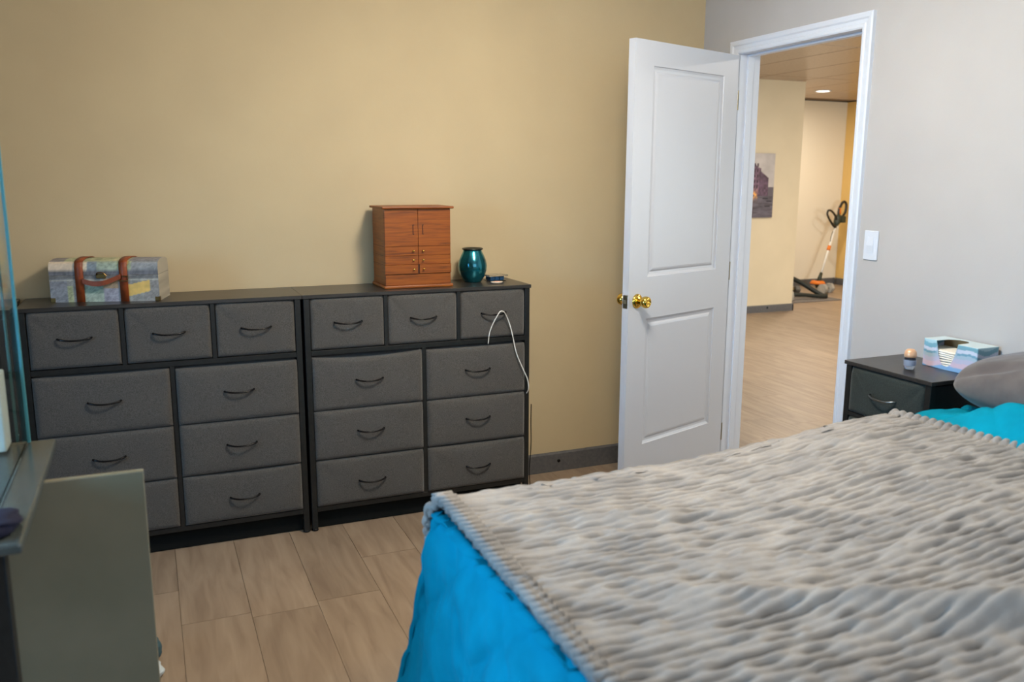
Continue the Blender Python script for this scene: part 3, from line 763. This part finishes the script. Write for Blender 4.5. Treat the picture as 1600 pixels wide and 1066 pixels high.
# ribbed grey throw
def throw():
    st = .0032
    L0, L1 = .026, .165
    nb_ = int((BY1+L1-(BY0-.20))/st); na = int((2.03+L0-.4)/.0062)
    bb_ = np.linspace(BY0-.20, BY1+L1, nb_); tt = np.linspace(0, 1, na)
    T, Bq = np.meshgrid(tt, bb_, indexing='ij')
    xh = head_x(Bq)+.006*np.sin(Bq*9)
    xf = BX0-L0+.008*np.sin(Bq*3+1)-.045*sstep(BY1-.03, BY1+.10, Bq)
    A = xf+(xh-xf)*T
    def folds(per, over): return .006*np.sin(per*17)*sstep(0, .1, over)
    X, Y, Z, d, over, nx, ny = drape(A, Bq, .014, top_z, .02, folds, 1)
    # ribs run along x, pitch 2.5 cm across y
    warp = .016*fbm(A*1.5+9, Bq*1.5, 2)+.004*fbm(A*7, Bq*7, 2)+.003*fbm(A*22, Bq*22, 2)
    ph = (Bq+warp)/.0250
    rib = np.abs(np.cos(PI*ph))**.8
    rown = np.floor(ph+.5)
    amp = np.clip(.60+1.2*vnoise(A*20+rown*5.3, rown*3.1)+.7*vnoise(A*5+1, Bq*5), .08, 1.35)
    lumps = .0016*fbm(A*70, Bq*70, 2)+.0050*vnoise(A*34+rown*7.7, rown*2.3+.5)+.0045*fbm(A*28, Bq*28, 2)
    wr1 = .020*fbm((A*.9+Bq*.35)*4.0, (Bq-.25*A)*9.0, 3)
    ridge = 0
    for (xa_, ya_, xb_, yb_, hh, ww) in ((-1.75, -2.50, -1.05, -2.95, .034, .040), (-1.9, -2.05, -1.2, -2.30, .012, .03), (-1.3, -2.55, -.75, -2.45, .012, .03), (-.95, -1.98, -.60, -2.06, .014, .025), (-1.55, -2.72, -.9, -2.98, .030, .035), (-1.2, -2.2, -.7, -2.25, .010, .02)):
        vx, vy = xb_-xa_, yb_-ya_; l2 = vx*vx+vy*vy
        tq = np.clip(((A-xa_)*vx+(Bq-ya_)*vy)/l2, 0, 1); px, py = xa_+tq*vx, ya_+tq*vy
        ridge = ridge+hh*np.exp(-(((A-px)**2+(Bq-py)**2)/ww**2))*np.sin(PI*np.clip(tq*.8+.1, 0, 1))
    # hem: 3.5 cm band at foot and head, marked off by a stitched groove, ribs fatter
    ef = (A-xf); eh = (xh-A)
    es = (BY1+L1-Bq)
    hem = np.minimum(ef, eh)
    band = 1-sstep(.034, .040, hem)
    groove = np.exp(-((hem-.040)/.005)**2)
    roll = np.sqrt(np.clip(1-((hem-.017)/.020)**2, 0, 1))*band
    ribh = np.abs(np.cos(PI*(Bq+.25*warp)/.0240))**.6
    rg = np.floor(ph); dep = np.clip(.62+1.7*vnoise(A*21+rg*5.3, rg*3.1)+.6*vnoise(A*6+1, Bq*6), .12, 1.7)
    rr_ = np.abs(np.cos(PI*ph))**.9
    h = (1-band)*(.0125*(1-(1-rr_)*dep)+1.0*lumps+(.5*wr1*(.25+.75*sstep(0, .15, np.abs(BY1-Bq)))+ridge)*sstep(.03, .16, hem)) + band*(.021*ribh*roll+.006*roll-.004) - .010*groove
    rim_ = 1-sstep(0, .010, es); h = h-.008*rim_
    ang = np.clip(d/.045, 0, PI/2)
    X = X+nx*h*np.sin(ang); Y = Y+ny*h*np.sin(ang); Z = Z+h*np.cos(ang)
    X = X-(1-sstep(0, .02, ef))*0
    m_ = mat('plush grey fleece', srgb(160, 158, 156), 1., spec=.1, sheen=.2)
    m_ = noisy(m_, srgb(134, 130, 127), srgb(162, 156, 150), 9, detail=6, bump=.5, bscale=420, dist=.003, lo=.3, hi=.7)[0]
    o = grid_mesh('throw_blanket', np.stack([X, Y, Z], -1).reshape(-1, 3), len(tt), len(bb_), m_)
    md = o.modifiers.new('thick', 'SOLIDIFY'); md.thickness = .006; md.offset = -1
    tag(o, 'plush light grey ribbed throw spread over the teal comforter', 'blanket')
throw()

# pillow
def pillow(label, loc, rot, sx, sy, sz, seed, m_):
    nu, nv = 72, 72
    U, V = np.meshgrid(np.linspace(-1, 1, nu), np.linspace(-1, 1, nv), indexing='ij')
    me = bpy.data.meshes.new('pillow'); verts = []; faces = []
    prof = (np.clip(1-np.abs(U)**2.6, 0, 1)**.55)*(np.clip(1-np.abs(V)**2.6, 0, 1)**.55)
    pin = 1-.07*(np.abs(U)*np.abs(V))**1 - .05*((1-U**2)*np.abs(V)**4+(1-V**2)*np.abs(U)**4)
    wr_ = .12*fbm(U*1.6+seed, V*1.6, 3)+.05*np.abs(fbm(U*4+seed, V*4+2, 2))
    crease = -.22*np.exp(-((U*.75+V*.2+.42)/.07)**2)*sstep(.1, .5, V)
    for s in (1, -1):
        Xp = U*sx/2*pin*np.sqrt(1-.30*V**2*V**2); Yp = V*sy/2*pin*np.sqrt(1-.30*U**2*U**2); Zp = s*sz/2*prof*(1+wr_*(1 if s > 0 else .3)+(crease if s > 0 else 0))
        verts.append(np.stack([Xp, Yp, Zp], -1).reshape(-1, 3))
    V3 = np.concatenate(verts); n_ = nu*nv
    i = np.arange((nu-1)*(nv-1)); a = (i//(nv-1))*nv+i % (nv-1)
    F = np.concatenate([np.stack([a, a+nv, a+nv+1, a+1], 1), np.stack([a+1, a+nv+1, a+nv, a], 1)+n_])
    me.from_pydata(V3.tolist(), [], F.tolist())
    bm = bmesh.new(); bm.from_mesh(me); bmesh.ops.remove_doubles(bm, verts=bm.verts[:], dist=.0005); bm.to_mesh(me); bm.free()
    o = link('pillow', me, m_, None, True); o.location = loc; o.rotation_euler = rot
    return tag(o, label, 'pillow')
pg = noisy(mat('dark grey jersey pillowcase', (1, 1, 1, 1), .9, spec=.2, sheen=.3), srgb(88, 82, 82), srgb(100, 94, 93), 20, bump=.2, bscale=500, dist=.001)[0]
pillow('dark grey pillow at the head of the bed beside the nightstand', (-.19, -2.19, .868), (math.radians(-5), math.radians(-7), math.radians(-2)), .38, .76, .20, 3.3, pg)

# ------------------------------------------------------------------ left foreground: desk, glass case
DZ = .80
t = thing('desk', 'dark desk blurred in the left foreground with a grey top', 'desk', (0, 0, 0))
dk = noisy(mat('grey glossy desktop', (1, 1, 1, 1), .22, spec=.6), srgb(62, 68, 66), srgb(76, 82, 80), 6, stretch=(3, 1, 1))[0]
ol = noisy(mat('dark olive laminate', (1, 1, 1, 1), .38, spec=.6), srgb(122, 118, 98), srgb(132, 126, 106), 5)[0]
obj('desktop', B(-4.2, -2.880, -2.05, -1.347, DZ-.022, DZ, bev=.006), dk, t)
obj('modesty_panel', B(-4.0, -2.675, -1.63, -1.61, .0, .777, bev=.003), ol, t)
for x in (-4.15, -2.96):
    for y in (-2.02, -1.42): obj('leg', B(x, x+.045, y, y+.045, 0, DZ-.022, bev=.002, seg=1), M['black'], t)
# glass display case on the desk
def case():
    t = thing('glass_case', 'tall clear glass case with cyan-green edges standing on the blurred desk', 'display case', (0, 0, 0))
    g = glass_mat('clear glass', (.96, .99, .985, 1), 0, 1.03); x1_, x0_, ya, yb, z0, z1 = -2.942, -3.75, -1.362, -1.86, DZ+.001, DZ+1.05
    edge = mat('cyan ground glass edge', srgb(72, 140, 150), .3); T_ = .006
    def pane(nm, a, b, c, d_, e_, f_): return obj(nm, B(a, b, c, d_, e_, f_), g, t)
    pane('pane', x1_-T_, x1_, yb+T_, ya-T_, z0+T_, z1); pane('pane', x0_, x0_+T_, yb+T_, ya-T_, z0+T_, z1)
    pane('pane', x0_, x1_-.003, ya-T_, ya, z0+T_, z1)
    o = obj('edge_strip', B(x1_-.003, x1_+.006, ya-.008, ya, z0, z1, bev=.001, seg=1), edge, t)
    obj('edge_strip', B(x1_-.028, x1_-.022, ya-.014, ya-.008, z0+T_, z1, bev=.001, seg=1), mat('green glass edge', srgb(60, 104, 100), .3), t)
    pane('base_pane', x0_, x1_, yb, ya, z0, z0+T_)
case()
o = obj('box', B(-.045, .045, -.04, .04, 0, .19, bev=.004), mat('white card', srgb(226, 232, 222), .6)); o.location = (-3.025, -1.413, DZ+.0072)
o.data.transform(Matrix.Scale(1, 4)); tag(o, 'white upright card box inside the glass case at the picture edge', 'box')
# folded navy cloth and a grey one, at the front edge of the desk
def lump(name, loc, sx, sy, sz, m_, seed, rz=0):
    bm = bmesh.new(); bmesh.ops.create_uvsphere(bm, u_segments=40, v_segments=24, radius=1)
    for v in bm.verts:
        c = v.co; k = 1+.22*float(fbm(np.array(c.x*2+seed), np.array(c.y*2+c.z*1.7), 3))
        e = lambda q: math.copysign(abs(q)**.7, q)
        v.co = Vector((e(c.x)*sx*k, e(c.y)*sy*k, max(e(c.z)*sz*k, -sz*.8)+sz*.8))
    o = obj(name, bm, m_, None, True); o.location = loc; o.rotation_euler = (0, 0, rz); return o
tag(lump('cloth', (-2.945, -1.97, DZ+.0005), .055, .06, .018, mat('navy cloth', srgb(12, 15, 44), .9), 2), 'small dark navy cloth bundle on the near edge of the desk', 'cloth')
tag(lump('towel', (-2.735, -1.10, 0.0005), .06, .05, .04, mat('blue-grey towelling', srgb(58, 84, 92), .95), 6), 'small blue-grey towel dropped on the floor behind the desk panel', 'towel')
tag(lump('sock', (-2.72, -1.21, 0.0005), .045, .05, .022, mat('white cotton', srgb(190, 200, 204), .95), 9), 'white sock on the floor in front of the small blue-grey towel', 'sock')

# ------------------------------------------------------------------ hall things
# canvas print: dusk canal with lit windows (plain flat print)
def canvas():
    x0, x1, z0, z1 = 3.16, 3.685, 1.05, 1.735
    t = thing('canvas_print', 'canvas print of a dusky canal with lit buildings on the cream hall wall', 'picture', (0, 0, 0))
    nu, nv = 110, 140
    U, V = np.meshgrid(np.linspace(0, 1, nu), np.linspace(0, 1, nv), indexing='ij')
    P3 = np.stack([x0+U*(x1-x0), np.full_like(U, 3.878), z0+V*(z1-z0)], -1)
    def c3(r, g, b): return np.array(srgb(r, g, b)[:3])
    col = np.zeros((nu, nv, 3)); sky = c3(188, 180, 176)*1.0; col[:] = sky
    col = col*(1+.25*fbm(U*5, V*9, 3))[..., None]
    n1 = fbm(U*22, V*26, 3)
    roof = .90-.10*np.abs(np.sin(U*7)); 
    bld = (U < .66) & (V > .30) & (V < roof-.03*(U > .4)); col[bld] = (c3(120, 92, 112)[None]*(1+.9*n1[bld])[:, None])
    b2_ = (U > .62) & (U < .86) & (V > .34) & (V < .74-.5*(U-.62)); col[b2_] = c3(92, 70, 88)[None]*(1+.9*n1[b2_])[:, None]
    b3_ = (U > .86) & (V > .34) & (V < .48); col[b3_] = c3(96, 88, 96)
    water = V <= .34; col[water] = c3(92, 86, 96)[None]*(1+.8*fbm(U*6, V*40, 3)[water])[:, None]
    dark_ = (U < .5) & (V < .16); col[dark_] = c3(62, 52, 66)
    for uu in np.arange(.05, .62, .075):
        for vv in np.arange(.48, .86, .085):
            w_ = (np.abs(U-uu) < .018) & (np.abs(V-vv) < .024); col[w_] = c3(58, 42, 56)
    g = np.exp(-((V-.36)/.06)**2)*np.clip(1.2*np.abs(np.sin(U*19+1)), 0, 1)*(U < .62)*np.clip(.6+n1*1.6, 0, 1)
    col = col*(1-g[..., None])+c3(250, 178, 84)*g[..., None]
    g = np.exp(-((U-.42)/.035)**2)*(V < .3)*np.clip(.7+1.6*fbm(U*4, V*60, 2), 0, 1); col = col*(1-g[..., None])+c3(246, 168, 70)*g[..., None]
    for (uu, vv) in ((.8, .30), (.9, .26), (.86, .18)):
        w_ = (np.abs(U-uu) < .07) & (np.abs(V-vv) < .012); col[w_] = c3(44, 40, 50)
    col = np.concatenate([np.clip(col, 0, 1), np.ones((nu, nv, 1))], -1).reshape(-1, 4)
    grid_mesh('print', P3.reshape(-1, 3), nu, nv, attr_mat('canvas print', .6), t, False, col)
    obj('stretcher', B(x0, x1, 3.879, 3.899, z0, z1), mat('canvas edge', srgb(140, 130, 130), .8), t)
canvas()

# exercise mat
tag(obj('exercise_mat', B(4.10, 5.2, 4.33, 5.45, .0005, .012, bev=.003), noisy(mat('grey rubber mat', (1, 1, 1, 1), .8), srgb(104, 98, 94), srgb(116, 110, 106), 30)[0]), 'thin grey rubber mat on the hall floor past the corner', 'mat')
# string trimmer leaning into the far corner
def trimmer():
    t = thing('string_trimmer', 'cordless string trimmer with white shaft and orange parts leaning in the hall corner', 'string trimmer', (0, 0, 0))
    a = Vector((5.66, 5.25, .10)); b = Vector((6.05, 5.42, .84)); d = (b-a).normalized()
    wh = mat('white shaft', srgb(232, 230, 224), .4); og = mat('orange plastic', srgb(226, 120, 28), .45); gr = mat('dark green-grey plastic', srgb(44, 52, 40), .5); bk = mat('black plastic', srgb(34, 34, 30), .5)
    obj('shaft', tube([a+d*.10, b], .0145, 12), wh, t, True)
    m_ = a.lerp(b, .60); obj('collar', tube([m_-d*.035, m_-d*.03, m_+d*.03, m_+d*.035], [.018, .024, .024, .018], 16), og, t, True)
    obj('cable', tube([a.lerp(b, .72)+Vector((-.02, -.01, 0)), a.lerp(b, .82)+Vector((-.035, -.01, 0)), a.lerp(b, .90)+Vector((-.018, 0, 0))], .004, 6, smooth_n=4), bk, t, True)
    # lower head
    obj('neck', tube([a-d*.0, a+d*.14], [.032, .020], 16), gr, t, True)
    hd = obj('motor_head', lathe([(.03, .03), (.062, .045), (.07, .075), (.062, .115), (.035, .13)], 24, a.x+.02, a.y-.01), gr, t, True)
    bm = lathe([(.02, .02), (.055, .024), (.06, .04), (.03, .05)], 24, a.x+.02, a.y-.01); obj('spool', bm, bk, hd, True)
    bm = bmesh.new(); L = []
    for i in range(9):
        an = PI*.62+i*PI*.95/8; r = .115
        L.append([bm.verts.new((a.x+math.cos(an)*q, a.y+math.sin(an)*q, z)) for q, z in ((.05, .125), (.09, .118), (r, .085), (r-.008, .080), (.085, .108), (.05, .112))])
    for p, q in zip(L, L[1:]):
        for k in range(6): bm.faces.new((p[k], p[(k+1) % 6], q[(k+1) % 6], q[k]))
    bm.faces.new(L[0]); bm.faces.new(L[-1][::-1]); obj('guard', bm, og, t, True)
    # loop handle
    c = b-d*.02; s = Vector((-.80, -.25, .05)).normalized(); q = Vector((0, 0, 1))
    P = [c+s*.0, c+s*.07+q*.03, c+s*.17+q*.10, c+s*.23+q*.17, c+s*.20+q*.22, c+s*.10+q*.20, c+s*.0+q*.13, c+d*.05]
    obj('loop_handle', tube(P, [.022, .018, .014, .014, .014, .014, .016, .02], 10, smooth_n=5), bk, t, True)
    # rear body
    e_ = b+d*.16; obj('body', tube([b, b+d*.05, b+d*.12, e_], [.022, .045, .050, .030], 16, smooth_n=3), gr, t, True)
    obj('battery', B(e_.x+.0, e_.x+.075, e_.y-.06, e_.y+.015, e_.z-.10, e_.z-.01, bev=.008), gr, t)
    P = [e_-d*.03, e_+d*.06+Vector((-.02, 0, .03)), e_+d*.15+Vector((.02, 0, .05)), e_+d*.17+Vector((.07, 0, 0)), e_+d*.08+Vector((.085, 0, -.03)), e_+Vector((.05, 0, -.03))]
    obj('rear_handle', tube(P, .018, 10, smooth_n=5), bk, t, True)
    obj('trigger_cap', tube([e_+d*.02, e_+d*.075+Vector((-.02, 0, .03))], [.025, .02], 12), og, t, True)
trimmer()
# weights and exercise frame
wg = noisy(mat('pale grey vinyl weight', (1, 1, 1, 1), .6), srgb(150, 148, 142), srgb(176, 172, 164), 20)[0]
gk = mat('dark grey vinyl weight', srgb(96, 94, 90), .6)
def dumbbell(label, x, y, rz, m_, r=.058, L=.19, z=0.0125):
    t = thing('dumbbell', label, 'dumbbell', (x, y, z+r*.87), rz, 'dumbbells on the hall floor')
    def head(x0, x1):
        bm = bmesh.new(); pr = [(math.cos(PI/6+k*PI/3)*r, math.sin(PI/6+k*PI/3)*r) for k in range(6)]
        b_ = prism(pr, x0, x1, 'yz'); bmesh.ops.bevel(b_, geom=b_.edges[:], offset=.007, segments=2, affect='EDGES'); 
        bmesh.ops.rotate(b_, matrix=Matrix.Rotation(PI/6, 3, 'X'), verts=b_.verts); return b_
    obj('head', head(-L/2, -L/2+.062), m_, t); obj('head', head(L/2-.062, L/2), m_, t)
    obj('grip', tube([(-L/2+.06, 0, 0), (-.02, 0, 0), (.02, 0, 0), (L/2-.06, 0, 0)], [.015, .018, .018, .015], 14), M['steel'], t, True)
dumbbell('pale grey dumbbell nearest the trimmer base at the mat edge', 5.50, 4.93, .35, wg, .07, .24, z=0.0003)
dumbbell('dark grey dumbbell lying behind the black exercise bars', 5.02, 5.02, -.2, gk, .05, .2)
dumbbell('small dark dumbbell alone on the floor by the golden wall', 6.17, 5.2, 1.2, gk, .045, .15, z=0.0003)
t = thing('weight_jug', 'grey round weight with yellow neck band partly behind the wall corner', 'weight', (4.50, 4.48, .0125))
obj('body', lathe([(.055, 0), (.066, .01), (.070, .05), (.062, .10), (.035, .125)], 28), wg, t, True)
obj('band', lathe([(.034, .125), (.046, .128), (.048, .155), (.036, .16)], 24), mat('yellow plastic', srgb(222, 190, 70), .5), t, True)
obj('handle', tube([(-.03, 0, .16), (-.035, 0, .20), (0, 0, .225), (.035, 0, .20), (.03, 0, .16)], .011, 8, smooth_n=4), gk, t, True)
t = thing('exercise_bars', 'black curved tubular exercise bar set lying on the grey mat', 'exercise equipment', (0, 0, 0))
bk = mat('black foam tube', srgb(28, 34, 30), .6)
obj('tube', tube([(4.42, 4.62, .30), (4.62, 4.68, .285), (4.83, 4.66, .20), (4.98, 4.55, .09), (5.04, 4.47, .042)], .028, 12, smooth_n=5), bk, t, True)
obj('tube', tube([(4.60, 4.50, .075), (4.78, 4.49, .065), (4.92, 4.47, .048), (5.07, 4.45, .042)], .024, 12, smooth_n=5), bk, t, True)
obj('cross_bar', tube([(5.05, 4.44, .041), (5.20, 4.60, .041)], .022, 12), bk, t, True)
